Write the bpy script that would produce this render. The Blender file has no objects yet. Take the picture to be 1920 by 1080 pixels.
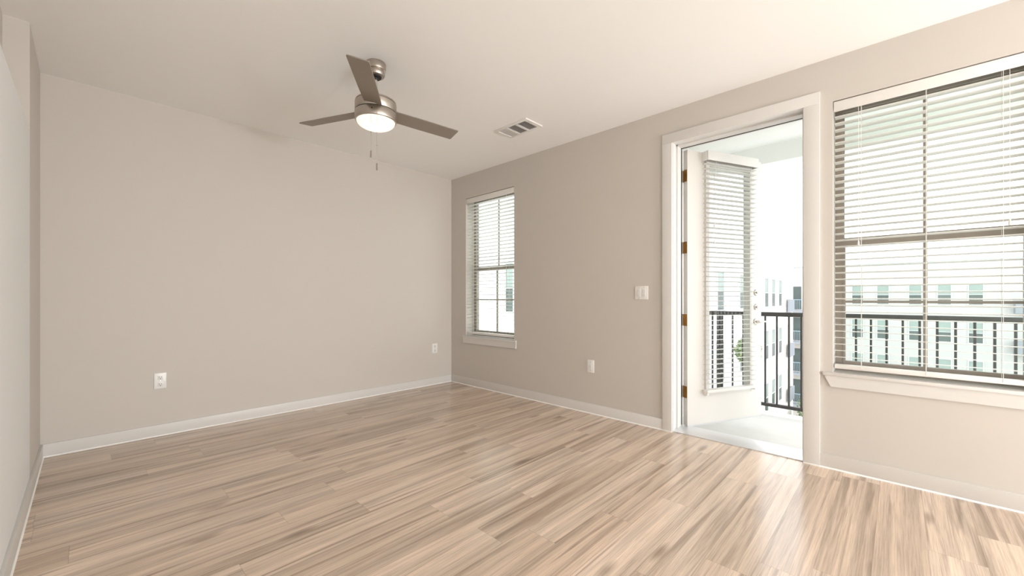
import bpy, bmesh, math, random
from mathutils import Vector, Matrix

R = math.radians
scene = bpy.context.scene
COL = scene.collection

# ------------------------------------------------------------------ camera
cam_d = bpy.data.cameras.new('camera')
cam = bpy.data.objects.new('camera', cam_d)
COL.objects.link(cam)
cam.location = (0, 0, 1.1403)
cam.rotation_euler = (R(90), 0, R(-46.332))
cam_d.sensor_width = 36.0
cam_d.lens = 36.0 * 760.63 / 1920.0
cam_d.shift_y = 17.7 / 1920.0
cam_d.clip_start = 0.02
cam_d.clip_end = 400
scene.camera = cam

# ------------------------------------------------------------------ world, exposure
SKY = 3.3
FILL = 200.0  # base power of the fill lamps added behind the camera
BULB = 1.6
world = bpy.data.worlds.new('sky')
scene.world = world
world.use_nodes = True
_bg = world.node_tree.nodes['Background']
_bg.inputs['Color'].default_value = (0.97, 0.985, 1.0, 1)
_bg.inputs['Strength'].default_value = SKY

vs = scene.view_settings
scene.display_settings.display_device = 'sRGB'
vs.view_transform = 'Standard'
vs.look = 'None'
vs.exposure = 0.0
vs.gamma = 1.0
vs.use_curve_mapping = False
cy = scene.cycles
cy.use_denoising = True
cy.max_bounces = 12
cy.diffuse_bounces = 6
cy.glossy_bounces = 4
cy.transparent_max_bounces = 24
cy.sample_clamp_indirect = 8.0
cy.caustics_reflective = False
cy.caustics_refractive = False

# ------------------------------------------------------------------ room dimensions
H = 2.74
XR, YF, XL, YB = 3.429, 4.416, -0.23, -7.0
WT = 0.20                       # thickness of the window wall
XO = XR + WT

# ------------------------------------------------------------------ materials
def new_mat(name):
    m = bpy.data.materials.new(name)
    m.use_nodes = True
    nt = m.node_tree
    return m, nt, nt.nodes['Principled BSDF']

def paint(name, col, rough=0.6, spec=0.3, metal=0.0, var=0.03, scale=6.0, bump=0.0, bscale=220.0):
    m, nt, b = new_mat(name)
    tc = nt.nodes.new('ShaderNodeTexCoord')
    n = nt.nodes.new('ShaderNodeTexNoise')
    n.inputs['Scale'].default_value = scale
    n.inputs['Detail'].default_value = 3
    nt.links.new(tc.outputs['Object'], n.inputs['Vector'])
    mx = nt.nodes.new('ShaderNodeMix'); mx.data_type = 'RGBA'
    mx.inputs['A'].default_value = tuple(c * (1 - var) for c in col) + (1,)
    mx.inputs['B'].default_value = tuple(min(1, c * (1 + var)) for c in col) + (1,)
    nt.links.new(n.outputs['Fac'], mx.inputs['Factor'])
    nt.links.new(mx.outputs['Result'], b.inputs['Base Color'])
    b.inputs['Roughness'].default_value = rough
    b.inputs['Specular IOR Level'].default_value = spec
    b.inputs['Metallic'].default_value = metal
    if bump > 0:
        n2 = nt.nodes.new('ShaderNodeTexNoise')
        n2.inputs['Scale'].default_value = bscale
        n2.inputs['Detail'].default_value = 2
        nt.links.new(tc.outputs['Object'], n2.inputs['Vector'])
        bp = nt.nodes.new('ShaderNodeBump')
        bp.inputs['Strength'].default_value = bump
        bp.inputs['Distance'].default_value = 0.002
        nt.links.new(n2.outputs['Fac'], bp.inputs['Height'])
        nt.links.new(bp.outputs['Normal'], b.inputs['Normal'])
    return m

def glass_mat(name, tint):
    m, nt, b = new_mat(name)
    nt.nodes.remove(b)
    out = nt.nodes['Material Output']
    tr = nt.nodes.new('ShaderNodeBsdfTransparent'); tr.inputs['Color'].default_value = tint + (1,)
    gl = nt.nodes.new('ShaderNodeBsdfGlossy'); gl.inputs['Roughness'].default_value = 0.0
    fr = nt.nodes.new('ShaderNodeFresnel'); fr.inputs['IOR'].default_value = 1.45
    ms = nt.nodes.new('ShaderNodeMixShader')
    ge = nt.nodes.new('ShaderNodeNewGeometry')
    sb = nt.nodes.new('ShaderNodeMath'); sb.operation = 'SUBTRACT'; sb.inputs[0].default_value = 1.0
    ml = nt.nodes.new('ShaderNodeMath'); ml.operation = 'MULTIPLY'
    nt.links.new(ge.outputs['Backfacing'], sb.inputs[1])
    nt.links.new(fr.outputs['Fac'], ml.inputs[0]); nt.links.new(sb.outputs[0], ml.inputs[1])
    nt.links.new(ml.outputs[0], ms.inputs['Fac'])
    nt.links.new(tr.outputs['BSDF'], ms.inputs[1])
    nt.links.new(gl.outputs['BSDF'], ms.inputs[2])
    nt.links.new(ms.outputs['Shader'], out.inputs['Surface'])
    return m

def emit_mat(name, col, strength, rim=None):
    m, nt, b = new_mat(name)
    b.inputs['Base Color'].default_value = (0.9, 0.88, 0.82, 1)
    b.inputs['Roughness'].default_value = 0.35
    b.inputs['Emission Color'].default_value = col + (1,)
    b.inputs['Emission Strength'].default_value = strength
    return m

def frosted(name, col):
    m, nt, b = new_mat(name)
    out = nt.nodes['Material Output']
    tr = nt.nodes.new('ShaderNodeBsdfTranslucent'); tr.inputs['Color'].default_value = col + (1,)
    b.inputs['Base Color'].default_value = col + (1,)
    b.inputs['Roughness'].default_value = 0.35
    ms = nt.nodes.new('ShaderNodeMixShader'); ms.inputs['Fac'].default_value = 0.65
    nt.links.new(b.outputs['BSDF'], ms.inputs[1]); nt.links.new(tr.outputs['BSDF'], ms.inputs[2])
    nt.links.new(ms.outputs['Shader'], out.inputs['Surface'])
    return m

def floor_mat():
    m, nt, b = new_mat('oak_plank')
    N, L = nt.nodes, nt.links
    tc = N.new('ShaderNodeTexCoord')
    sp = N.new('ShaderNodeSeparateXYZ'); L.new(tc.outputs['Object'], sp.inputs[0])
    def mth(op, a, c=None, d=None):
        n = N.new('ShaderNodeMath'); n.operation = op
        for i, v in enumerate((a, c, d)):
            if v is None: continue
            if isinstance(v, (int, float)): n.inputs[i].default_value = v
            else: L.new(v, n.inputs[i])
        return n.outputs[0]
    def comb(x, y, z):
        n = N.new('ShaderNodeCombineXYZ')
        for i, v in enumerate((x, y, z)):
            if isinstance(v, (int, float)): n.inputs[i].default_value = v
            else: L.new(v, n.inputs[i])
        return n.outputs[0]
    PW, PL = 0.178, 1.22
    yy = mth('DIVIDE', mth('ADD', sp.outputs['Y'], 20.03), PW)
    row = mth('FLOOR', yy)
    wr = N.new('ShaderNodeTexWhiteNoise'); wr.noise_dimensions = '1D'; L.new(row, wr.inputs['W'])
    xx = mth('ADD', mth('DIVIDE', mth('ADD', sp.outputs['X'], 20.0), PL), mth('MULTIPLY', wr.outputs['Value'], 7.0))
    colm = mth('FLOOR', xx)
    wp = N.new('ShaderNodeTexWhiteNoise'); wp.noise_dimensions = '2D'
    L.new(comb(row, colm, 0), wp.inputs['Vector'])
    pid = wp.outputs['Value']
    # grain coordinates, shifted per plank
    gx = mth('ADD', sp.outputs['X'], mth('MULTIPLY', pid, 37.0))
    gy = mth('ADD', sp.outputs['Y'], mth('MULTIPLY', pid, 91.0))
    def noise(sx, sy, scale, detail, dist=0.0, rough=0.5):
        n = N.new('ShaderNodeTexNoise')
        n.inputs['Scale'].default_value = scale
        n.inputs['Detail'].default_value = detail
        n.inputs['Distortion'].default_value = dist
        n.inputs['Roughness'].default_value = rough
        L.new(comb(mth('MULTIPLY', gx, sx), mth('MULTIPLY', gy, sy), 0), n.inputs['Vector'])
        return n.outputs['Fac']
    def ramp(fac, stops):
        r = N.new('ShaderNodeValToRGB')
        e = r.color_ramp.elements
        e[0].position, e[0].color = stops[0][0], stops[0][1] + (1,)
        e[1].position, e[1].color = stops[1][0], stops[1][1] + (1,)
        for p, c in stops[2:]:
            k = e.new(p); k.color = c + (1,)
        L.new(fac, r.inputs['Fac'])
        return r.outputs['Color']
    def mix(fac, a, c, mode='MIX'):
        n = N.new('ShaderNodeMix'); n.data_type = 'RGBA'; n.blend_type = mode
        if isinstance(fac, (int, float)): n.inputs['Factor'].default_value = fac
        else: L.new(fac, n.inputs['Factor'])
        for s, v in (('A', a), ('B', c)):
            if isinstance(v, tuple): n.inputs[s].default_value = v + (1,)
            else: L.new(v, n.inputs[s])
        return n.outputs['Result']
    def g(v): return (v, v, v)
    base = ramp(pid, [(0.0, (0.640, 0.495, 0.385)), (1.0, (0.760, 0.612, 0.495)),
                      (0.35, (0.680, 0.535, 0.420)), (0.7, (0.725, 0.578, 0.460))])
    broad = ramp(noise(0.50, 13.0, 1.0, 2.5, 0.5), [(0.34, g(0.74)), (0.62, g(1.08))])
    c = mix(1.0, base, broad, 'MULTIPLY')
    # cathedral / long dark streaks
    streak = ramp(noise(0.36, 12.5, 1.7, 4.0, 0.9, 0.55), [(0.52, g(0.0)), (0.72, g(1.0))])
    c = mix(mth('MULTIPLY', streak, 0.85), c, (0.250, 0.180, 0.135))
    mid = ramp(noise(1.6, 42.0, 1.0, 4.0, 0.6, 0.6), [(0.34, g(0.92)), (0.62, g(1.03))])
    c = mix(1.0, c, mid, 'MULTIPLY')
    fine = ramp(noise(4.0, 210.0, 1.0, 4.0, 0.4, 0.65), [(0.38, g(0.78)), (0.56, g(1.04))])
    c = mix(0.9, c, fine, 'MULTIPLY')
    # darker heartwood along some plank edges, and the joints between the planks
    fy = mth('FRACT', yy); fx = mth('FRACT', xx)
    side = ramp(fy, [(0.0, g(1.0)), (0.15, g(0.0)), (0.05, g(0.6))])
    hn = ramp(noise(0.7, 4.0, 1.3, 4.0, 0.8), [(0.48, g(0.0)), (0.66, g(1.0))])
    c = mix(mth('MULTIPLY', mth('MULTIPLY', side, hn), 0.75), c, (0.240, 0.170, 0.125))
    # knots
    vo = N.new('ShaderNodeTexVoronoi'); vo.feature = 'F1'; vo.inputs['Scale'].default_value = 1.0
    vo.inputs['Randomness'].default_value = 1.0
    L.new(comb(mth('MULTIPLY', gx, 1.5), mth('MULTIPLY', gy, 5.2), 0), vo.inputs['Vector'])
    knot = ramp(vo.outputs['Distance'], [(0.0, g(1.0)), (0.16, g(0.0)), (0.06, g(0.75))])
    c = mix(mth('MULTIPLY', knot, 0.62), c, (0.13, 0.088, 0.062))
    ey = mth('MULTIPLY', mth('MINIMUM', fy, mth('SUBTRACT', 1.0, fy)), PW)
    ex = mth('MULTIPLY', mth('MINIMUM', fx, mth('SUBTRACT', 1.0, fx)), PL)
    edge = mth('LESS_THAN', mth('MINIMUM', ey, ex), 0.0011)
    c = mix(mth('MULTIPLY', edge, 0.32), c, (0.14, 0.10, 0.075))
    L.new(c, b.inputs['Base Color'])
    rg = ramp(noise(3.0, 60.0, 1.0, 2.0), [(0.3, g(0.15)), (0.7, g(0.23))])
    L.new(rg, b.inputs['Roughness'])
    b.inputs['Specular IOR Level'].default_value = 0.6
    bp = N.new('ShaderNodeBump'); bp.inputs['Strength'].default_value = 0.12; bp.inputs['Distance'].default_value = 0.001
    L.new(mth('SUBTRACT', noise(6.0, 190.0, 1.0, 3.0), edge), bp.inputs['Height'])
    L.new(bp.outputs['Normal'], b.inputs['Normal'])
    return m

M = {}
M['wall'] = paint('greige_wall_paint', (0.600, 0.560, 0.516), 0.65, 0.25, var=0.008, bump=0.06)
M['ceil'] = paint('ceiling_paint', (0.900, 0.892, 0.878), 0.75, 0.15, var=0.006, bump=0.08)
M['trim'] = paint('white_trim_paint', (0.685, 0.665, 0.640), 0.38, 0.4, var=0.01)
M['caulk'] = paint('white_caulk', (0.88, 0.87, 0.84), 0.35, 0.5, var=0.01)
M['floor'] = floor_mat()
M['door'] = paint('white_door_paint', (0.77, 0.745, 0.71), 0.4, 0.4, var=0.01)
M['slat'] = paint('white_blind_slat', (0.74, 0.73, 0.69), 0.4, 0.35, var=0.01)
M['valance'] = paint('white_valance', (0.80, 0.775, 0.745), 0.42, 0.35, var=0.01)
M['cord'] = paint('white_cord', (0.82, 0.81, 0.78), 0.6, 0.2)
M['tassel'] = paint('grey_tassel', (0.45, 0.44, 0.42), 0.5, 0.3)
M['frame'] = paint('taupe_window_frame', (0.36, 0.315, 0.275), 0.5, 0.35, var=0.03)
M['gasket'] = paint('dark_gasket', (0.035, 0.030, 0.028), 0.6, 0.2)
M['glass'] = glass_mat('window_glass', (0.925, 0.965, 0.945))
M['glass_door'] = glass_mat('door_glass', (0.95, 0.965, 0.96))
M['nickel'] = paint('brushed_nickel', (0.50, 0.45, 0.40), 0.34, 0.5, metal=1.0, var=0.06, scale=40)
M['blade'] = paint('nickel_fan_blade', (0.265, 0.225, 0.188), 0.45, 0.4, metal=0.15, var=0.03)
M['black'] = paint('black_plastic', (0.012, 0.012, 0.012), 0.5, 0.3)
M['satin'] = paint('satin_nickel', (0.62, 0.58, 0.53), 0.25, 0.5, metal=1.0)
M['brass'] = paint('aged_brass', (0.36, 0.23, 0.095), 0.38, 0.5, metal=1.0, var=0.25, scale=60)
M['bowl'] = frosted('frosted_glass', (0.95, 0.93, 0.88))
M['plate'] = paint('white_plastic_plate', (0.83, 0.82, 0.80), 0.3, 0.5)
M['socket'] = paint('white_plastic_socket', (0.76, 0.75, 0.73), 0.3, 0.5)
M['slot'] = paint('dark_slot', (0.10, 0.10, 0.10), 0.6, 0.2)
M['vent'] = paint('white_vent_metal', (0.80, 0.78, 0.76), 0.4, 0.4)
M['duct'] = paint('duct_shadow', (0.20, 0.195, 0.19), 0.8, 0.1)
M['alu'] = paint('aluminium_threshold', (0.72, 0.73, 0.74), 0.35, 0.5, metal=0.6)
M['rail'] = paint('dark_bronze_railing', (0.060, 0.056, 0.052), 0.5, 0.4)
M['slab'] = paint('balcony_concrete', (0.66, 0.655, 0.63), 0.75, 0.2, var=0.06, scale=9)
M['ext'] = paint('white_stucco', (0.78, 0.785, 0.76), 0.85, 0.1, var=0.02, bump=0.1, bscale=60)
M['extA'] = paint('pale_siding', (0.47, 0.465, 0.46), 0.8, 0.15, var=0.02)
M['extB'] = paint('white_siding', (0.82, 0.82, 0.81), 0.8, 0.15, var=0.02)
M['cap'] = paint('blue_grey_flashing', (0.32, 0.42, 0.48), 0.5, 0.3)
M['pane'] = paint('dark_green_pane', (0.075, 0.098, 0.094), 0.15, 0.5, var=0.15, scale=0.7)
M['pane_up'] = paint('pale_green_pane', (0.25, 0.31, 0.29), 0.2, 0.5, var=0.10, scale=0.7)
M['wframe'] = paint('white_window_frame', (0.52, 0.535, 0.53), 0.5, 0.3)
M['bal_slab'] = paint('grey_balcony_edge', (0.28, 0.30, 0.33), 0.7, 0.2)
M['recess'] = paint('balcony_back_wall', (0.55, 0.53, 0.48), 0.8, 0.1)
M['ground'] = paint('courtyard_paving', (0.58, 0.57, 0.54), 0.9, 0.1, var=0.08, scale=1.0)
M['leaf'] = paint('tree_leaves', (0.20, 0.26, 0.13), 0.6, 0.3, var=0.5, scale=3.0)
M['bark'] = paint('tree_bark', (0.16, 0.12, 0.09), 0.9, 0.1, var=0.2)
M['steel_rod'] = paint('polished_rod', (0.74, 0.72, 0.69), 0.25, 0.5, metal=1.0)
M['wall_white'] = paint('off_white_lower_wall', (0.76, 0.755, 0.74), 0.6, 0.3, var=0.008, bump=0.06)  # lower left wall, lighter and more neutral than the greige walls

# ------------------------------------------------------------------ mesh helpers
class MB:
    def __init__(s): s.bm = bmesh.new()
    def box(s, x0, x1, y0, y1, z0, z1, bev=0.0, seg=2):
        xs, ys, zs = sorted((x0, x1)), sorted((y0, y1)), sorted((z0, z1))
        v = [s.bm.verts.new((x, y, z)) for z in zs for y in ys for x in xs]
        fs = [(0, 2, 3, 1), (4, 5, 7, 6), (0, 1, 5, 4), (2, 6, 7, 3), (0, 4, 6, 2), (1, 3, 7, 5)]
        faces = [s.bm.faces.new([v[i] for i in f]) for f in fs]
        if bev > 0:
            es = list({e for f in faces for e in f.edges})
            bmesh.ops.bevel(s.bm, geom=es, offset=bev, segments=seg, profile=0.6, affect='EDGES', clamp_overlap=True)
        return s
    def obox(s, o, ax, ay, az, bev=0.0):
        """box spanned by three vectors from corner o"""
        o, ax, ay, az = Vector(o), Vector(ax), Vector(ay), Vector(az)
        v = [s.bm.verts.new(o + ax * i + ay * j + az * k) for k in (0, 1) for j in (0, 1) for i in (0, 1)]
        fs = [(0, 2, 3, 1), (4, 5, 7, 6), (0, 1, 5, 4), (2, 6, 7, 3), (0, 4, 6, 2), (1, 3, 7, 5)]
        faces = [s.bm.faces.new([v[i] for i in f]) for f in fs]
        bmesh.ops.recalc_face_normals(s.bm, faces=faces)
        if bev > 0:
            es = list({e for f in faces for e in f.edges})
            bmesh.ops.bevel(s.bm, geom=es, offset=bev, segments=2, profile=0.6, affect='EDGES', clamp_overlap=True)
        return s
    def prism(s, pts, vec):
        """closed polygon extruded along vec"""
        vec = Vector(vec)
        a = [s.bm.verts.new(Vector(p)) for p in pts]
        b = [s.bm.verts.new(Vector(p) + vec) for p in pts]
        fs = [s.bm.faces.new(a), s.bm.faces.new(b[::-1])]
        n = len(pts)
        for i in range(n):
            fs.append(s.bm.faces.new((a[i], b[i], b[(i + 1) % n], a[(i + 1) % n])))
        bmesh.ops.recalc_face_normals(s.bm, faces=fs)
        return s
    def lathe(s, prof, c=(0, 0, 0), axis='z', n=40, cap=True):
        c = Vector(c)
        def P(r, h, t):
            x, y = r * math.cos(t), r * math.sin(t)
            if axis == 'z': return c + Vector((x, y, h))
            if axis == 'x': return c + Vector((h, x, y))
            return c + Vector((x, h, y))
        rings = []
        for r, h in prof:
            if r < 1e-6: rings.append([s.bm.verts.new(P(0, h, 0))])
            else: rings.append([s.bm.verts.new(P(r, h, 2 * math.pi * i / n)) for i in range(n)])
        fs = []
        for a, b in zip(rings, rings[1:]):
            for i in range(n):
                j = (i + 1) % n
                q = [a[i % len(a)], a[j % len(a)], b[j % len(b)], b[i % len(b)]]
                u = []
                for w in q:
                    if w not in u: u.append(w)
                if len(u) > 2: fs.append(s.bm.faces.new(u))
        if cap:
            for rg in (rings[0], rings[-1]):
                if len(rg) > 2: fs.append(s.bm.faces.new(rg))
        bmesh.ops.recalc_face_normals(s.bm, faces=fs)
        for f in fs: f.smooth = True
        return s
    def tube(s, a, b, r, n=10, r2=None):
        a, b = Vector(a), Vector(b)
        d = (b - a).normalized()
        u = d.orthogonal().normalized(); w = d.cross(u)
        r2 = r if r2 is None else r2
        A = [s.bm.verts.new(a + (u * math.cos(t) + w * math.sin(t)) * r) for t in [2 * math.pi * i / n for i in range(n)]]
        B = [s.bm.verts.new(b + (u * math.cos(t) + w * math.sin(t)) * r2) for t in [2 * math.pi * i / n for i in range(n)]]
        fs = [s.bm.faces.new(A[::-1]), s.bm.faces.new(B)]
        for i in range(n):
            f = s.bm.faces.new((A[i], A[(i + 1) % n], B[(i + 1) % n], B[i])); f.smooth = True
        return s
    def ball(s, c, r, sub=2):
        g = bmesh.ops.create_icosphere(s.bm, subdivisions=sub, radius=r, matrix=Matrix.Translation(Vector(c)))
        for v in g['verts']:
            for f in v.link_faces: f.smooth = True
        return s
    def build(s, name, mat, parent=None, label=None, sharp=35, kind=None):
        me = bpy.data.meshes.new(name)
        org = Vector((0, 0, 0))
        p = parent
        while p is not None:
            org += p.location; p = p.parent
        for v in s.bm.verts: v.co -= org
        s.bm.to_mesh(me); s.bm.free()
        me.materials.append(mat)
        try: me.set_sharp_from_angle(angle=R(sharp))
        except Exception: pass
        o = bpy.data.objects.new(name, me)
        COL.objects.link(o)
        if parent is not None: o.parent = parent
        if label: o['label'] = label
        if kind: o['kind'] = kind
        return o

def tag(o, label, cat=None, group=None, kind=None):
    o['label'] = label
    if cat: o['category'] = cat
    if group: o['group'] = group
    if kind: o['kind'] = kind
    return o

def thing(name, loc, label, cat, group=None, kind=None):
    o = bpy.data.objects.new(name, None)
    o.empty_display_size = 0.05
    COL.objects.link(o)
    o.location = loc
    return tag(o, label, cat, group, kind)

# ------------------------------------------------------------------ openings in the window wall
DY0, DY1, DZ = 0.483, 1.387, 2.450          # door opening (inside the jambs)
W2 = (-0.552, 0.3195, 0.640, 2.446)         # large near window
W3 = (-5.90, -1.50, 0.25, 2.446)            # wide unseen window added behind the camera for more daylight
W1 = (3.239, 4.109, 0.640, 2.434)           # small far window

# ------------------------------------------------------------------ room shell
tag(MB().box(XL - 0.35, XO, YB - 0.2, YF + 0.2, -0.12, 0.0).build('floor', M['floor']),
    'light oak plank floor running towards the balcony door', 'floor', kind='structure')
tag(MB().box(XL - 0.35, XO, YB - 0.2, YF + 0.2, H, H + 0.15).build('ceiling', M['ceil']),
    'smooth off-white ceiling of the empty living room', 'ceiling', kind='structure')
tag(MB().box(XL - 0.3, XR, YF, YF + 0.2, 0, H).build('wall_far', M['wall']),
    'plain greige wall facing the camera, left of the corner', 'wall', kind='structure')
tag(MB().box(XL - 0.3, XR, YB - 0.2, YB, 0, H).build('wall_back', M['wall']),
    'greige wall behind the camera', 'wall', kind='structure')
# left wall: full height near the far corner, a shallow ledge at 2.1 m nearer the camera
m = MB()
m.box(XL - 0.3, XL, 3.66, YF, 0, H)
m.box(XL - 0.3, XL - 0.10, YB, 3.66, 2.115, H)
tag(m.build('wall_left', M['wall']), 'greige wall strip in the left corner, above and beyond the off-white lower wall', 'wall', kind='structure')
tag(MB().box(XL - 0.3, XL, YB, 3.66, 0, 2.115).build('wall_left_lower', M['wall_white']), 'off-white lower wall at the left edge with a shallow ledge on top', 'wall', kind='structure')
# window wall built round its three openings
m = MB()
def wall_piece(y0, y1, z0, z1): m.box(XR, XO, y0, y1, z0, z1)
JT = 0.02
wall_piece(YB, W3[0], 0, H)
wall_piece(W3[0], W3[1], 0, W3[2]); wall_piece(W3[0], W3[1], W3[3], H)
wall_piece(W3[1], W2[0], 0, H)
wall_piece(W2[0], W2[1], 0, W2[2]); wall_piece(W2[0], W2[1], W2[3], H)
wall_piece(W2[1], DY0 - JT, 0, H)
wall_piece(DY0 - JT, DY1 + JT, DZ + JT, H)
wall_piece(DY1 + JT, W1[0], 0, H)
wall_piece(W1[0], W1[1], 0, W1[2]); wall_piece(W1[0], W1[1], W1[3], H)
wall_piece(W1[1], YF + 0.2, 0, H)
tag(m.build('wall_right', M['wall']), 'greige wall holding the two windows and the balcony door', 'wall', kind='structure')

# baseboards, each with a thin bright caulk line along the floor
BT, BH = 0.014, 0.094
def baseboard(name, x0, x1, y0, y1, label):
    o = MB().box(x0, x1, y0, y1, 0.0, BH, 0.002).build(name, M['trim'])
    tag(o, label, 'baseboard', kind='structure')
    return o
CAS_L, CAS_R = 1.474, 0.387
b1 = baseboard('baseboard_far', XL, XR, YF - BT, YF, 'white baseboard along the plain far wall')
MB().prism([(XL, YF - BT, 0), (XL, YF - BT - 0.006, 0), (XL, YF - BT, 0.008)], (XR - XL, 0, 0)).build('caulk_line', M['caulk'], b1)
b2 = baseboard('baseboard_right', XR - BT, XR, CAS_L, YF - BT, 'white baseboard from the far corner to the door casing')
MB().prism([(XR - BT, CAS_L, 0), (XR - BT - 0.006, CAS_L, 0), (XR - BT, CAS_L, 0.008)], (0, YF - BT - CAS_L, 0)).build('caulk_line', M['caulk'], b2)
b3 = baseboard('baseboard_near', XR - BT, XR, YB, CAS_R, 'white baseboard under the large window at right')
MB().prism([(XR - BT, YB, 0), (XR - BT - 0.006, YB, 0), (XR - BT, YB, 0.008)], (0, CAS_R - YB, 0)).build('caulk_line', M['caulk'], b3)
b4 = baseboard('baseboard_left', XL, XL + BT, YB, YF - BT, 'white baseboard along the left wall')
MB().prism([(XL + BT, YB, 0), (XL + BT + 0.006, YB, 0), (XL + BT, YB, 0.008)], (0, YF - BT - YB, 0)).build('caulk_line', M['caulk'], b4)

# door casing
CW, CT = 0.084, 0.018
m = MB()
m.box(XR - CT, XR, DY1 + 0.004, CAS_L, 0, 2.445 + 0.004, 0.002)
m.box(XR - CT, XR, CAS_R, DY0 - 0.004, 0, 2.445 + 0.004, 0.002)
m.box(XR - CT, XR, CAS_R, CAS_L, 2.445 + 0.004, 2.530, 0.002)
cs = m.build('trim_1', M['trim'])
tag(cs, 'flat white casing around the open balcony door', 'door casing', kind='structure')
m = MB()
for y0, y1 in ((DY1 + 0.004, CAS_L), (CAS_R, DY0 - 0.004)):
    m.box(XR - CT - 0.004, XR - CT, y0, y1, 0, 0.007)
m.build('caulk_line', M['caulk'], cs)

# ------------------------------------------------------------------ balcony door
XS = 3.572                      # where the door stop ends and the leaf closed against it
d1 = thing('door_1', (XR, (DY0 + DY1) / 2, 0), 'white glazed balcony door standing open outwards', 'door', kind='structure')
m = MB()
m.box(XR, XO + 0.01, DY1, DY1 + JT, 0, DZ + JT)
m.box(XR, XO + 0.01, DY0 - JT, DY0, 0, DZ + JT)
m.box(XR, XO + 0.01, DY0, DY1, DZ, DZ + JT)
# stops
m.box(XR + 0.07, XS, DY1 - 0.012, DY1, 0.02, DZ)
m.box(XR + 0.07, XS, DY0, DY0 + 0.012, 0.02, DZ)
m.box(XR + 0.07, XS, DY0, DY1, DZ - 0.012, DZ)
jamb = m.build('door_frame', M['trim'], d1)
m = MB()
m.box(XS, XS + 0.022, DY1 - 0.011, DY1 - 0.001, 0.03, DZ - 0.001)
m.box(XS, XS + 0.008, DY0 + 0.001, DY0 + 0.011, 0.03, DZ - 0.001)
m.box(XS, XS + 0.022, DY0 + 0.011, DY1 - 0.011, DZ - 0.0115, DZ - 0.001)
m.build('weatherstrip', M['gasket'], d1)
m = MB()
m.prism([(XR + 0.005, DY0, 0), (XO + 0.05, DY0, 0), (XO + 0.05, DY0, 0.006), (XR + 0.12, DY0, 0.024), (XR + 0.05, DY0, 0.020), (XR + 0.005, DY0, 0.006)], (0, DY1 - DY0, 0))
m.build('threshold', M['alu'], d1)
# leaf: local axes  u along the width, n towards the room
TH = R(65.4)
U = Vector((math.sin(TH), -math.cos(TH), 0)); NN = Vector((-math.cos(TH), -math.sin(TH), 0))
P0 = Vector((3.611, 1.334, 0))
LW, LT = 0.914, 0.044
def dp(s, o, z): return P0 + U * s + NN * o + Vector((0, 0, z))
def dbox(mb, s0, s1, o0, o1, z0, z1, bev=0.0):
    return mb.obox(dp(s0, o0, z0), U * (s1 - s0), NN * (o1 - o0), (0, 0, z1 - z0), bev)
LITE = (0.200, 0.790, 0.265, 2.355)
GL = (0.242, 0.748, 0.310, 2.310)
leaf = MB()
dbox(leaf, 0, GL[0], -LT, 0, 0.022, 2.428)
dbox(leaf, GL[1], LW, -LT, 0, 0.022, 2.428)
dbox(leaf, GL[0], GL[1], -LT, 0, 0.022, GL[2])
dbox(leaf, GL[0], GL[1], -LT, 0, GL[3], 2.428)
leaf = leaf.build('door_leaf', M['door'], d1)
m = MB()
for o0, o1 in ((0, 0.014), (-LT - 0.014, -LT)):
    dbox(m, LITE[0], GL[0], o0, o1, LITE[2], LITE[3], 0.003)
    dbox(m, GL[1], LITE[1], o0, o1, LITE[2], LITE[3], 0.003)
    dbox(m, GL[0], GL[1], o0, o1, LITE[2], GL[2], 0.003)
    dbox(m, GL[0], GL[1], o0, o1, GL[3], LITE[3], 0.003)
m.build('glazing_frame', M['door'], leaf)
dbox(MB(), GL[0], GL[1], -0.026, -0.018, GL[2], GL[3]).build('glass', M['glass_door'], leaf)
m = MB(); dbox(m, 0.01, LW - 0.01, -0.036, -0.008, 0.006, 0.022)
m.build('door_sweep', M['alu'], leaf)
# two deadbolts and a lever
def rot_lathe(mb, prof, s, z, n=28):
    """lathe about the leaf normal"""
    c = dp(s, 0, z)
    rings = []
    for r, h in prof:
        if r < 1e-6: rings.append([mb.bm.verts.new(c + NN * h)])
        else: rings.append([mb.bm.verts.new(c + NN * h + U * (r * math.cos(t)) + Vector((0, 0, r * math.sin(t)))) for t in [2 * math.pi * i / n for i in range(n)]])
    fs = []
    for a, b in zip(rings, rings[1:]):
        for i in range(n):
            j = (i + 1) % n
            u = []
            for w in (a[i % len(a)], a[j % len(a)], b[j % len(b)], b[i % len(b)]):
                if w not in u: u.append(w)
            if len(u) > 2: fs.append(mb.bm.faces.new(u))
    bmesh.ops.recalc_face_normals(mb.bm, faces=fs)
    for f in fs: f.smooth = True
for z in (1.186, 1.050):
    m = MB()
    rot_lathe(m, [(0.030, 0.0), (0.031, 0.006), (0.026, 0.012), (0.014, 0.013), (0.013, 0.020), (0, 0.020)], 0.845, z)
    db = m.build('deadbolt', M['satin'], leaf)
    m = MB(); dbox(m, 0.8275, 0.8625, 0.019, 0.034, z - 0.0055, z + 0.0055, 0.003)
    m.build('thumb_turn', M['satin'], db)
m = MB()
rot_lathe(m, [(0.031, 0.0), (0.032, 0.006), (0.026, 0.013), (0.013, 0.015), (0.011, 0.050), (0, 0.052)], 0.838, 0.912)
lv = m.build('lever_rose', M['satin'], leaf)
m = MB()
# the lever blade points towards the hinge when seen on the open leaf's face it bends out over the latch edge
pts = [(-0.010, 0.046, 0.0085), (0.030, 0.050, 0.0080), (0.075, 0.050, 0.0070), (0.105, 0.044, 0.0055)]
for (a, oa, ra), (b, ob, rb) in zip(pts, pts[1:]):
    m.tube(dp(0.838 + a, oa, 0.912), dp(0.838 + b, ob, 0.912), ra, 12, rb)
m.build('lever_handle', M['satin'], lv)
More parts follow.
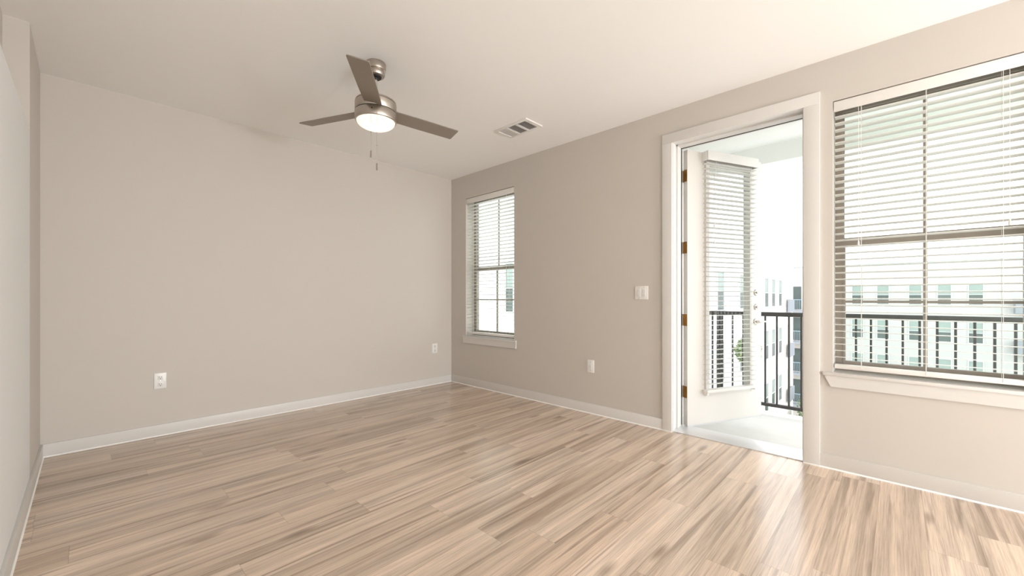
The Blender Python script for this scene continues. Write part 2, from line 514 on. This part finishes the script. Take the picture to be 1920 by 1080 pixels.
# four hinges: a leaf on the jamb, a leaf on the door edge, the knuckle outside
PIV = Vector((XO + 0.004, DY1 - 0.004, 0))
for z in (2.206, 1.577, 0.943, 0.312):
    m = MB()
    m.box(XS + 0.010, XO + 0.002, DY1 - 0.003, DY1 - 0.0002, z - 0.051, z + 0.051)
    m.obox(dp(-0.0025, -LT + 0.002, z - 0.051), U * 0.0025, NN * (LT - 0.008), (0, 0, 0.102))
    m.tube((PIV.x + 0.006, PIV.y - 0.006, z - 0.051), (PIV.x + 0.006, PIV.y - 0.006, z + 0.051), 0.007, 12)
    hg = m.build('hinge', M['brass'], d1)
    m = MB()
    for k in (-0.032, 0, 0.032):
        m.tube((XS + 0.026, DY1 - 0.0028, z + k), (XS + 0.026, DY1 - 0.0042, z + k), 0.0042, 10)
    m.build('screws', M['satin'], hg)

# ------------------------------------------------------------------ windows
FX0, FX1 = 3.572, 3.622          # frame depth
def window(name, W, label, apron_cut):
    y0, y1, z0, z1 = W
    w = thing(name, (XR, (y0 + y1) / 2, z0), label, 'window', kind='structure')
    g = 0.042
    m = MB()                    # outer frame
    m.box(FX0, FX1, y0, y0 + g, z0, z1); m.box(FX0, FX1, y1 - g, y1, z0, z1)
    m.box(FX0, FX1, y0 + g, y1 - g, z1 - g, z1); m.box(FX0, FX1, y0 + g, y1 - g, z0, z0 + 0.045)
    # parting tracks on the side members
    for yy in (y0 + g, y1 - g - 0.006):
        m.box(FX0 + 0.022, FX0 + 0.030, yy, yy + 0.006, z0, z1)
    m.build('window_frame', M['frame'], w)
    zm = 1.522
    # upper (outer) sash
    m = MB()
    a, b = FX0 + 0.028, FX1 - 0.004
    m.box(a, b, y0 + g, y1 - g, zm - 0.022, zm + 0.026)
    m.box(a, b, y0 + g, y1 - g, z1 - g - 0.012, z1 - g)
    m.build('upper_sash', M['frame'], w)
    ym = (y0 + y1) / 2
    MB().box(a + 0.004, b - 0.004, ym - 0.009, ym + 0.009, zm + 0.026, z1 - g - 0.012).build('muntin', M['frame'], w)
    MB().box(a + 0.006, a + 0.010, y0 + g, y1 - g, zm + 0.026, z1 - g - 0.012).build('glass', M['glass'], w)
    # lower (inner) sash
    m = MB()
    a, b = FX0 - 0.004, FX0 + 0.024
    m.box(a, b, y0 + g, y1 - g, zm - 0.030, zm + 0.012)
    m.box(a, b, y0 + g, y1 - g, z0 + 0.045, z0 + 0.070)
    m.box(a, b, y0 + g, y0 + g + 0.012, z0 + 0.070, zm - 0.030); m.box(a, b, y1 - g - 0.012, y1 - g, z0 + 0.070, zm - 0.030)
    m.build('lower_sash', M['frame'], w)
    m = MB()
    m.box(a + 0.006, b - 0.004, ym - 0.009, ym + 0.009, z0 + 0.070, zm - 0.030)
    m.build('muntin', M['frame'], w)
    m = MB()
    m.box(a + 0.007, b - 0.005, y0 + g + 0.012, y1 - g - 0.012, 1.104, 1.120)
    m.build('muntin', M['frame'], w)
    MB().box(a + 0.012, a + 0.016, y0 + g + 0.012, y1 - g - 0.012, z0 + 0.070, zm - 0.030).build('glass', M['glass'], w)
    MB().box(a - 0.010, a, ym + 0.27, ym + 0.295, zm - 0.030, zm - 0.012, 0.002).build('sash_lock', M['frame'], w)
    # stool and apron
    m = MB()
    m.box(XR, FX0, y0, y1, z0 - 0.015, z0 + 0.002)
    m.box(XR - 0.024, XR, y0 - 0.045, y1 + 0.052, z0 - 0.018, z0 + 0.002, 0.003)
    m.build('window_stool', M['trim'], w)
    c = apron_cut
    ya, yb = y0 - 0.038, y1 + 0.046
    m = MB()
    m.prism([(XR - 0.014, ya, z0 - 0.018), (XR - 0.014, yb, z0 - 0.018), (XR - 0.014, yb - c, z0 - 0.092), (XR - 0.014, ya + c, z0 - 0.092)], (0.014, 0, 0))
    m.build('window_apron', M['trim'], w)
    return w
window('window_1', W1, 'small far window beside the room corner', 0.004)
window('window_2', W2, 'large near window at the right edge', 0.034)

w3 = thing('fill_window', (XR, (W3[0] + W3[1]) / 2, W3[2]), 'wide plain window added behind the camera for more daylight', 'window', kind='structure')  # extra opening out of view, put in to brighten the room
m = MB()
m.box(FX0, FX1, W3[0], W3[1], W3[3] - 0.05, W3[3]); m.box(FX0, FX1, W3[0], W3[1], W3[2], W3[2] + 0.05)
for y in (W3[0], (W3[0] * 2 + W3[1]) / 3 - 0.025, (W3[0] + W3[1] * 2) / 3 - 0.025, W3[1] - 0.05):
    m.box(FX0, FX1, y, y + 0.05, W3[2] + 0.05, W3[3] - 0.05)
m.build('window_frame', M['frame'], w3)
MB().box(FX0 + 0.02, FX0 + 0.024, W3[0], W3[1], W3[2], W3[3]).build('glass', M['glass'], w3)

# ------------------------------------------------------------------ blinds
TILT = R(5.7)
def blind(name, org, A, O, width, ztop, zbot, label, val_h, tassels, wand=True, ret=0.0, cords=(0.14, 0.5, 0.86)):
    """A: unit vector along the blind, O: unit vector from the room outwards; org: room-side end at floor height"""
    org, A, O = Vector(org), Vector(A), Vector(O)
    Z = Vector((0, 0, 1))
    t = thing(name, org + A * (width / 2) + O * 0.035 + Z * zbot, label, 'window blind', 'white slatted blinds')
    SW, PITCH = 0.050, 0.0432
    # valance with returns
    m = MB()
    m.obox(org - A * 0.0 + Z * (ztop - val_h), A * width, O * 0.010, Z * val_h, 0.002)
    if ret > 0:
        m.obox(org + O * 0.010 + Z * (ztop - val_h), A * 0.010, O * (ret - 0.010), Z * val_h, 0.001)
        m.obox(org + O * 0.010 + A * (width - 0.010) + Z * (ztop - val_h), A * 0.010, O * (ret - 0.010), Z * val_h, 0.001)
    m.build('valance', M['valance'], t)
    m = MB()
    m.obox(org + A * 0.004 + O * 0.014 + Z * (ztop - 0.046), A * (width - 0.008), O * 0.044, Z * 0.044)
    m.build('head_rail', M['valance'], t)
    # slats: shallow crowned strips, room edge high
    m = MB()
    n = int((ztop - val_h + 0.006 - (zbot + 0.074)) / PITCH) + 1
    for k in range(n):
        zc = zbot + 0.074 + PITCH * k
        top, bot = [], []
        for j in range(5):
            f = j / 4 - 0.5
            cr = 0.0028 * (1 - (2 * f) ** 2)
            o = O * (0.036 + f * SW * math.cos(TILT)) + Z * (zc - f * SW * math.sin(TILT) + cr)
            top.append(o + Z * 0.0013); bot.append(o - Z * 0.0013)
        pts = top + bot[::-1]
        base = org + A * 0.004
        m.prism([base + p for p in pts], A * (width - 0.008))
    m.build('slats', M['slat'], t, sharp=50)
    m = MB()
    m.obox(org + A * 0.004 + O * 0.010 + Z * zbot, A * (width - 0.008), O * 0.052, Z * 0.027, 0.004)
    m.build('bottom_rail', M['valance'], t)
    for f in cords:
        m = MB()
        for oo in (0.009, 0.063):
            p = org + A * (width * f) + O * oo
            m.tube(p + Z * (zbot + 0.01), p + Z * (ztop - 0.05), 0.0011, 6)
        m.build('ladder_cord', M['cord'], t)
    for f, zl in tassels:
        p = org + A * (width * f) + O * 0.004
        m = MB(); m.tube(p + Z * (zl + 0.03), p + Z * (ztop - val_h), 0.0010, 6)
        lc = m.build('lift_cord', M['cord'], t)
        m = MB()
        m.lathe([(0, 0.034), (0.0035, 0.032), (0.0065, 0.004), (0.005, 0.0), (0, 0.0)], p + Z * zl, n=12)
        m.build('tassel', M['cord'], lc)
    return t

b_w2 = blind('window_blind', (XR + 0.003, W2[0] + 0.004, 0), (0, 1, 0), (1, 0, 0), W2[1] - W2[0] - 0.008, 2.440, 0.668,
      'wide white slatted blind in the large window right of the door', 0.066,
      [(0.855, 1.475), (0.135, 1.53)], cords=(0.16, 0.5, 0.84))
b_w1 = blind('window_blind', (XR + 0.003, W1[0] + 0.004, 0), (0, 1, 0), (1, 0, 0), W1[1] - W1[0] - 0.008, 2.428, 0.668,
      'white slatted blind in the small window beside the far corner', 0.066,
      [(0.15, 1.40)], cords=(0.16, 0.5, 0.84))
SB0, SB1 = 0.165, 0.792
b_d = blind('window_blind', dp(SB0, 0.070, 0), U, -NN, SB1 - SB0, 2.424, 0.300,
      'narrow white slatted blind hanging on the open balcony door', 0.082,
      [(0.12, 1.76), (0.12, 1.61)], ret=0.069, cords=(0.16, 0.86))
for s in (SB0 + 0.006, SB1 - 0.030):
    m = MB(); dbox(m, s, s + 0.024, 0.0145, 0.052, 0.284, 0.298)
    m.build('hold_down_bracket', M['valance'], b_d)

# ------------------------------------------------------------------ ceiling fan
FC = Vector((1.366, 2.592, 0))
fan = thing('ceiling_fan', (FC.x, FC.y, H), 'brushed nickel ceiling fan with three blades and a lit bowl', 'ceiling fan')
m = MB()
m.lathe([(0.0, 2.74), (0.064, 2.74), (0.067, 2.732), (0.067, 2.700), (0.064, 2.691), (0.057, 2.687), (0.057, 2.682), (0.060, 2.678), (0.060, 2.664), (0.055, 2.654), (0.044, 2.650), (0.0, 2.650)], FC, n=48)
m.build('canopy', M['nickel'], fan)
m = MB(); m.lathe([(0.0, 2.651), (0.038, 2.651), (0.036, 2.642), (0.026, 2.634), (0.0, 2.634)], FC, n=32)
m.build('hanger_ball', M['black'], fan)
m = MB(); m.lathe([(0, 2.645), (0.0105, 2.645), (0.0105, 2.480), (0, 2.480)], FC, n=24)
m.build('downrod', M['steel_rod'], fan)
m = MB(); m.lathe([(0, 2.520), (0.019, 2.520), (0.022, 2.512), (0.022, 2.488), (0.030, 2.474), (0, 2.474)], FC, n=32)
m.build('coupling', M['nickel'], fan)
m = MB(); m.lathe([(0, 2.482), (0.118, 2.482), (0.130, 2.478), (0.1335, 2.472), (0.1335, 2.468), (0.129, 2.466), (0.129, 2.463), (0.1365, 2.461), (0.1365, 2.409), (0.1345, 2.406), (0, 2.406)], FC, n=64)
m.build('motor_housing', M['nickel'], fan)
m = MB(); m.lathe([(0, 2.408), (0.130, 2.408), (0.130, 2.399), (0, 2.399)], FC, n=64)
m.build('housing_groove', M['black'], fan)
m = MB(); m.lathe([(0, 2.401), (0.1355, 2.401), (0.1375, 2.398), (0.1375, 2.352), (0.134, 2.343), (0.128, 2.340), (0.124, 2.341), (0, 2.342)], FC, n=64)
m.build('light_kit_ring', M['nickel'], fan)
m = MB()
prof = [(0.1255, 2.343)]
for k in range(1, 12):
    a = k / 11 * math.pi / 2
    prof.append((0.1255 * math.cos(a) if k < 11 else 0.0, 2.343 - 0.052 * math.sin(a)))
m.lathe(prof, FC, n=64, cap=False)
m.build('light_bowl', M['bowl'], fan, label='lit frosted glass bowl')
ld = bpy.data.lights.new('fan_bulb', 'POINT'); ld.energy = BULB; ld.color = (1.0, 0.80, 0.56); ld.shadow_soft_size = 0.012
lo = bpy.data.objects.new('fan_bulb', ld); COL.objects.link(lo); lo.parent = fan; lo.location = (0, 0, 2.322 - H)
for ang in (-126.3, -6.0, 113.9):
    a = R(ang)
    er = Vector((math.cos(a), math.sin(a), 0)); et = Vector((-math.sin(a), math.cos(a), 0))
    pit = R(12.4)
    ch = et * math.cos(pit) - Vector((0, 0, 1)) * math.sin(pit)     # counter-clockwise edge low
    nm = er.cross(ch).normalized()
    m = MB()
    top, bot = [], []
    c0 = Vector((FC.x, FC.y, 2.415))
    outline = [(0.105, -0.057), (0.30, -0.061), (0.622, -0.061), (0.628, -0.056), (0.628, 0.056), (0.622, 0.061), (0.30, 0.061), (0.105, 0.057)]
    m.prism([c0 + er * r + ch * w - nm * 0.003 for r, w in outline], nm * 0.006)
    m.build('fan_blade', M['blade'], fan, label='grey fan blade')
for (dx, dy, zt, zb) in ((-0.091, -0.107, 2.352, 2.050), (-0.060, -0.127, 2.352, 1.970)):
    c = FC + Vector((dx, dy, 0))
    m = MB(); m.tube((c.x, c.y, zb + 0.045), (c.x, c.y, zt), 0.0011, 6)
    m.lathe([(0, 0.0), (0.003, 0.002), (0.0035, 0.006), (0, 0.008)], (c.x, c.y, zb + 0.16), n=10)
    pc = m.build('pull_chain', M['nickel'], fan)
    m = MB(); m.lathe([(0, 0.0), (0.0050, 0.002), (0.0055, 0.012), (0.0045, 0.030), (0.0050, 0.043), (0.002, 0.047), (0, 0.047)], (c.x, c.y, zb), n=14)
    m.build('chain_fob', M['blade'], pc)
m = MB()
dv = Vector((-0.62, -0.785, 0)); c = FC + dv * 0.137
m.tube((c.x, c.y, 2.376), (c.x + dv.x * 0.005, c.y + dv.y * 0.005, 2.376), 0.004, 12)
m.build('set_screw', M['black'], fan)

# ------------------------------------------------------------------ ceiling vent
vt = thing('ceiling_vent', (2.813, 2.603, H), 'white rectangular air register in the ceiling right of the fan', 'air vent')
vx0, vx1, vy0, vy1 = 2.697, 2.929, 2.402, 2.804
ix0, ix1 = 2.724, 2.902
secs = [(2.440, 2.540), (2.564, 2.660), (2.682, 2.778)]
zt = H - 0.011
m = MB()
m.box(vx0, ix0, vy0, vy1, zt, H, 0.003); m.box(ix1, vx1, vy0, vy1, zt, H, 0.003)
ys = [vy0] + [v for s in secs for v in s] + [vy1]
for a, b in zip(ys[0::2], ys[1::2]): m.box(ix0, ix1, a, b, zt, H)
m.build('vent_frame', M['vent'], vt)
m = MB(); m.box(ix0, ix1, secs[0][0], secs[1][1], H - 0.0015, H)  # flat dark sheet, its colour stands for the shade inside the duct
m.build('duct_shade', M['duct'], vt, label='dark sheet standing for the shaded duct behind the louvers')
for si, (a, b) in enumerate(secs):
    m = MB()
    if si < 2:
        n = 14
        for k in range(n):
            x = ix0 + (ix1 - ix0) * (k + 0.5) / n
            m.obox((x - 0.004, a, zt + 0.001), (0.0012, 0, 0), (0, b - a, 0), (0.006, 0, 0.008))
    else:
        n = 8
        for k in range(n):
            y = a + (b - a) * k / n
            m.obox((ix0, y, zt + 0.001), (ix1 - ix0, 0, 0), (0, 0.0012, 0), (0, (b - a) / n + 0.002, 0.0025))
    m.build('louvers', M['vent'], vt)

# ------------------------------------------------------------------ outlets and switches
def wall_plate(name, c, A, Nn, w, h, label, cat, kind):
    """c: centre on the wall; A: horizontal unit vector; Nn: unit vector into the room"""
    c, A, Nn = Vector(c), Vector(A), Vector(Nn)
    Z = Vector((0, 0, 1))
    t = thing(name, c, label, cat)
    def bx(mb, a0, a1, z0, z1, o0, o1, bev=0.0):
        return mb.obox(c + A * a0 + Z * z0 + Nn * o0, A * (a1 - a0), Nn * (o1 - o0), Z * (z1 - z0), bev)
    bx(MB(), -w / 2, w / 2, -h / 2, h / 2, 0, 0.006, 0.003).build('cover_plate', M['plate'], t)
    if kind == 'outlet':
        for zc in (0.028, -0.028):
            s = bx(MB(), -0.017, 0.017, zc - 0.0175, zc + 0.0175, 0.006, 0.0085, 0.002).build('socket', M['socket'], t)
            m = MB()
            bx(m, -0.0085, -0.0055, zc - 0.002, zc + 0.009, 0.0085, 0.0092)
            bx(m, 0.0055, 0.0085, zc - 0.002, zc + 0.009, 0.0085, 0.0092)
            bx(m, -0.003, 0.003, zc - 0.0125, zc - 0.0065, 0.0085, 0.0092)
            m.build('slots', M['slot'], s)
        bx(MB(), -0.003, 0.003, -0.003, 0.003, 0.006, 0.0078, 0.001).build('screw', M['satin'], t)
    elif kind == 'jack':
        bx(MB(), -0.011, 0.011, -0.011, 0.011, 0.006, 0.010, 0.002).build('jack', M['socket'], t)
        for zc in (0.042, -0.042):
            bx(MB(), -0.003, 0.003, zc - 0.003, zc + 0.003, 0.006, 0.0075, 0.001).build('screw', M['satin'], t)
    else:
        for ac in (-0.023, 0.023):
            m = MB()
            bx(m, ac - 0.0165, ac + 0.0165, -0.033, 0.033, 0.006, 0.0085, 0.001)
            bx(m, ac - 0.0150, ac + 0.0150, -0.031, 0.0, 0.0085, 0.0105, 0.001)
            m.build('rocker_switch', M['socket'], t)
        for ac in (-0.023, 0.023):
            for zc in (-0.048, 0.048):
                bx(MB(), ac - 0.003, ac + 0.003, zc - 0.003, zc + 0.003, 0.006, 0.0075, 0.001).build('screw', M['satin'], t)
    return t
wall_plate('wall_outlet', (0.4175, YF, 0.452), (1, 0, 0), (0, -1, 0), 0.078, 0.128,
           'white duplex outlet low on the plain far wall, nearest the left wall', 'outlet', 'outlet')
wall_plate('wall_outlet', (3.154, YF, 0.472), (1, 0, 0), (0, -1, 0), 0.080, 0.126,
           'small white outlet on the far wall close to the room corner', 'outlet', 'outlet')
wall_plate('wall_jack', (XR, 2.198, 0.463), (0, 1, 0), (-1, 0, 0), 0.076, 0.124,
           'white low wall plate between the small window and the door', 'wall plate', 'jack')
wall_plate('light_switch', (XR, 1.668, 1.182), (0, 1, 0), (-1, 0, 0), 0.124, 0.118,
           'square white double light switch left of the door casing', 'light switch', 'switch')

# ------------------------------------------------------------------ unseen fill lamps added behind the camera to brighten the room
for x, y, pw, lab in ((3.24, -3.1, 0.55, 'added fill lamp behind the camera, nearest of the row beside the windows'),
                  (2.5, -4.2, 1.1, 'middle added fill lamp of the row behind the camera'),
                  (0.35, -3.6, 0.22, 'added fill lamp close behind the camera beside the left wall'),
                  (2.0, -5.8, 1.9, 'added fill lamp at the far end of the row behind the camera')):
    t = thing('fill_lamp', (x, y, 0), lab, 'floor lamp', 'added fill lamps behind the camera')
    MB().lathe([(0, 0), (0.14, 0), (0.14, 0.015), (0.02, 0.03), (0, 0.03)], (x, y, 0), n=32).build('base', M['nickel'], t)
    MB().lathe([(0, 0.03), (0.011, 0.03), (0.011, 0.50), (0, 0.50)], (x, y, 0), n=16).build('pole', M['nickel'], t)
    MB().lathe([(0, 0.50), (0.05, 0.50), (0.06, 0.525), (0, 0.525)], (x, y, 0), n=24).build('socket_cup', M['nickel'], t)
    ld = bpy.data.lights.new('fill_light', 'POINT')
    ld.energy = FILL * pw; ld.color = (0.885, 0.945, 1.0); ld.shadow_soft_size = 0.12
    lo = bpy.data.objects.new('fill_light', ld); COL.objects.link(lo)
    lo.parent = t; lo.location = (0, 0, 0.66)

# ------------------------------------------------------------------ balcony
ZS = -0.10
tag(MB().box(XO, 5.14, -1.4, 1.85, ZS - 0.2, ZS).build('balcony_slab', M['slab']),
    'pale concrete balcony floor outside the open door', 'balcony floor', kind='structure')
tag(MB().box(XO, 5.10, -1.4, 1.85, 2.727, 2.95).build('balcony_ceiling', M['ext']),
    'white balcony ceiling seen above the open door', 'balcony ceiling', kind='structure')
tag(MB().box(4.90, 5.10, -1.4, 1.62, 2.540, 2.727).build('balcony_beam', M['ext']),
    'pale beam along the outer edge of the balcony ceiling', 'beam', kind='structure')
tag(MB().box(XO, 5.10, 1.62, 1.85, ZS, 2.727).build('wall_balcony', M['ext']),
    'white side wall closing the balcony behind the door leaf', 'wall', kind='structure')
m = MB()
m.box(XO, XO + 0.02, W2[1], DY0 - JT, ZS, 2.727); m.box(XO, XO + 0.02, DY1 + JT + 0.02, 1.62, ZS, 2.727)
m.box(XO, XO + 0.02, -1.4, W2[0], ZS, 2.727); m.box(XO, XO + 0.02, W2[0], W2[1], ZS, W2[2]); m.box(XO, XO + 0.02, W2[0], W2[1], W2[3], 2.727)
m.box(XO, XO + 0.02, DY0 - JT, DY1 + JT + 0.02, DZ + JT, 2.727); m.box(XO, XO + 0.02, DY0 - JT, DY1 + JT + .02, ZS, 0.0)
tag(m.build('wall_outside', M['ext']), 'white outer face of the window wall', 'wall', kind='structure')
rl = thing('balcony_railing', (5.0, -0.7, ZS), 'dark metal railing with thin upright bars along the balcony', 'railing')
MB().box(4.975, 5.025, -1.4, 1.62, 0.940, 0.985, 0.004).build('top_rail', M['rail'], rl)
MB().box(4.980, 5.020, -1.4, 1.62, -0.014, 0.020, 0.003).build('bottom_rail', M['rail'], rl)
k = -33
while True:
    y = 0.2945 + 0.1057 * k; k += 1
    if y > 1.60: break
    if y < -1.36: continue
    MB().box(4.992, 5.008, y - 0.008, y + 0.008, 0.018, 0.942).build('baluster', M['rail'], rl)
for y in (1.49, -1.36):
    MB().box(4.978, 5.022, y - 0.022, y + 0.022, ZS, 0.945).build('post', M['rail'], rl)

# ------------------------------------------------------------------ buildings across the courtyard
GZ = -11.0
tag(MB().box(5.3, 90, -60, 60, GZ - 0.3, GZ).build('courtyard_ground', M['ground']),
    'pale paved courtyard far below the balcony', 'ground', kind='structure')

def far_window(par, o, A, Nn, w, z0, z1, frame=True):
    """o: bottom corner on the facade; A along it; Nn out of it"""
    o, A, Nn = Vector(o), Vector(A), Vector(Nn); Z = Vector((0, 0, 1))
    h = z1 - z0
    m = MB(); e = 0.07
    m.obox(o + Z * z0, A * e, Nn * 0.05, Z * h); m.obox(o + A * (w - e) + Z * z0, A * e, Nn * 0.05, Z * h)
    m.obox(o + A * e + Z * z0, A * (w - 2 * e), Nn * 0.05, Z * e); m.obox(o + A * e + Z * (z1 - e), A * (w - 2 * e), Nn * 0.05, Z * e)
    m.obox(o + A * e + Z * (z0 + h * 0.48), A * (w - 2 * e), Nn * 0.05, Z * 0.05)
    f = m.build('window_frame', M['wframe'], par)
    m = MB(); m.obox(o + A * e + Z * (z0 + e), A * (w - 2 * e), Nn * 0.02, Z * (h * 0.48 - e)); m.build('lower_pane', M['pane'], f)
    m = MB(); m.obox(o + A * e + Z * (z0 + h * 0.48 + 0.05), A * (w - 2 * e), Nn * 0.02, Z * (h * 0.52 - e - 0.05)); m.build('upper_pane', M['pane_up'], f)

def floor_balcony(par, o, A, Nn, w, z, depth=0.9):
    o, A, Nn = Vector(o), Vector(A), Vector(Nn); Z = Vector((0, 0, 1))
    m = MB(); m.obox(o + Z * (z - 0.22), A * w, Nn * depth, Z * 0.22); s = m.build('balcony', M['bal_slab'], par)
    m = MB()
    m.obox(o + Nn * (depth - 0.05) + Z * (z + 1.0), A * w, Nn * 0.05, Z * 0.05)
    n = int(w / 0.14)
    for k in range(n + 1):
        m.obox(o + A * (w * k / n - 0.01) + Nn * (depth - 0.04) + Z * z, A * 0.02, Nn * 0.02, Z * 1.0)
    m.build('balcony_railing', M['cap'], s)

# block facing the big window
A0 = thing('apartment_building', (48, 0, GZ), 'long white apartment block with square windows seen through the large window blind', 'building')
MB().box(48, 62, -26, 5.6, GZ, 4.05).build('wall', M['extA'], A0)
MB().box(48, 62, 5.6, 13.0, GZ, 4.05).build('wing_wall', M['recess'], A0)
MB().box(47.93, 62, -26, 13.0, 4.05, 4.13).build('roof_edge', M['cap'], A0)
for fl in range(-3, 1):
    zb = 3.02 * fl
    for yc in (2.72, 1.03, -0.97, -2.64, -4.33, -7.2, -9.2, -11.2):
        far_window(A0, (48, yc + 0.43, 0), (0, -1, 0), (-1, 0, 0), 0.86, zb + 0.52, zb + 2.23)
    floor_balcony(A0, (48, 9.6, 0), (0, -1, 0), (-1, 0, 0), 3.7, zb - 0.10)
    MB().box(47.96, 48.04, 6.9, 8.3, zb, zb + 2.2).build('balcony_door', M['pane'], A0)
    m = MB(); m.box(47.2, 47.99, -6.85, -6.20, zb - 0.05, zb + 0.9)
    m.build('dark_bay', M['bal_slab'], A0)

# block seen through the door opening, at right angles to the first
B0 = thing('apartment_building', (20, 5.7, GZ), 'bright white apartment wing with narrow windows seen past the open door', 'building')
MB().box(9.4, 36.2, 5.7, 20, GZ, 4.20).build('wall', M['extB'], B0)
MB().box(9.35, 36.25, 5.65, 20, 4.20, 4.27).build('roof_edge', M['extB'], B0)
for fl in range(-3, 1):
    zb = 3.10 * fl
    for xc in (12.4, 14.4, 17.2, 19.2, 22.6, 24.6, 27.7, 29.5, 31.5):
        far_window(B0, (xc - 0.5, 5.7, 0), (1, 0, 0), (0, -1, 0), 1.0, zb + 0.53, zb + 2.32)
    MB().box(33.3, 35.1, 5.62, 5.72, zb + 0.1, zb + 2.3).build('recess', M['recess'], B0)
    m = MB(); m.box(33.2, 35.2, 5.45, 5.55, zb + 0.1, zb + 1.0); m.build('balcony_screen', M['bal_slab'], B0)
    far_window(B0, (9.4, 9.28, 0), (0, -1, 0), (-1, 0, 0), 0.46, zb + 0.62, zb + 2.30)

# ------------------------------------------------------------------ courtyard trees
def tree(x, y, top, r, label, seed):
    rnd = random.Random(seed)
    t = thing('courtyard_tree', (x, y, GZ), label, 'tree', 'courtyard trees')
    m = MB(); m.tube((x, y, GZ), (x, y, top - r), 0.14, 10, 0.06)
    for k in range(4):
        a = rnd.uniform(0, 6.28)
        m.tube((x, y, top - 2.2 * r), (x + math.cos(a) * r * .7, y + math.sin(a) * r * .7, top - r), 0.05, 6, 0.02)
    m.build('trunk', M['bark'], t)
    m = MB()
    for k in range(1400):
        d = Vector((rnd.gauss(0, 1), rnd.gauss(0, 1), rnd.gauss(0, 1))).normalized() * r * rnd.uniform(0.35, 1.0)
        c = Vector((x, y, top - r * 1.15)) + Vector((d.x, d.y, d.z * 1.15))
        u = Vector((rnd.gauss(0, 1), rnd.gauss(0, 1), rnd.gauss(0, 1))).normalized()
        w = u.orthogonal().normalized() * 0.06; u = u * 0.11
        f = m.bm.faces.new([m.bm.verts.new(c - u), m.bm.verts.new(c + w), m.bm.verts.new(c + u), m.bm.verts.new(c - w)])
    m.build('foliage', M['leaf'], t, kind='stuff')
tree(16.7, 4.0, -0.35, 0.42, 'small leafy tree seen through the glass of the open door', 3)
tree(34.5, 4.1, -5.4, 1.2, 'low green tree at the foot of the far blocks, behind the railing', 5)
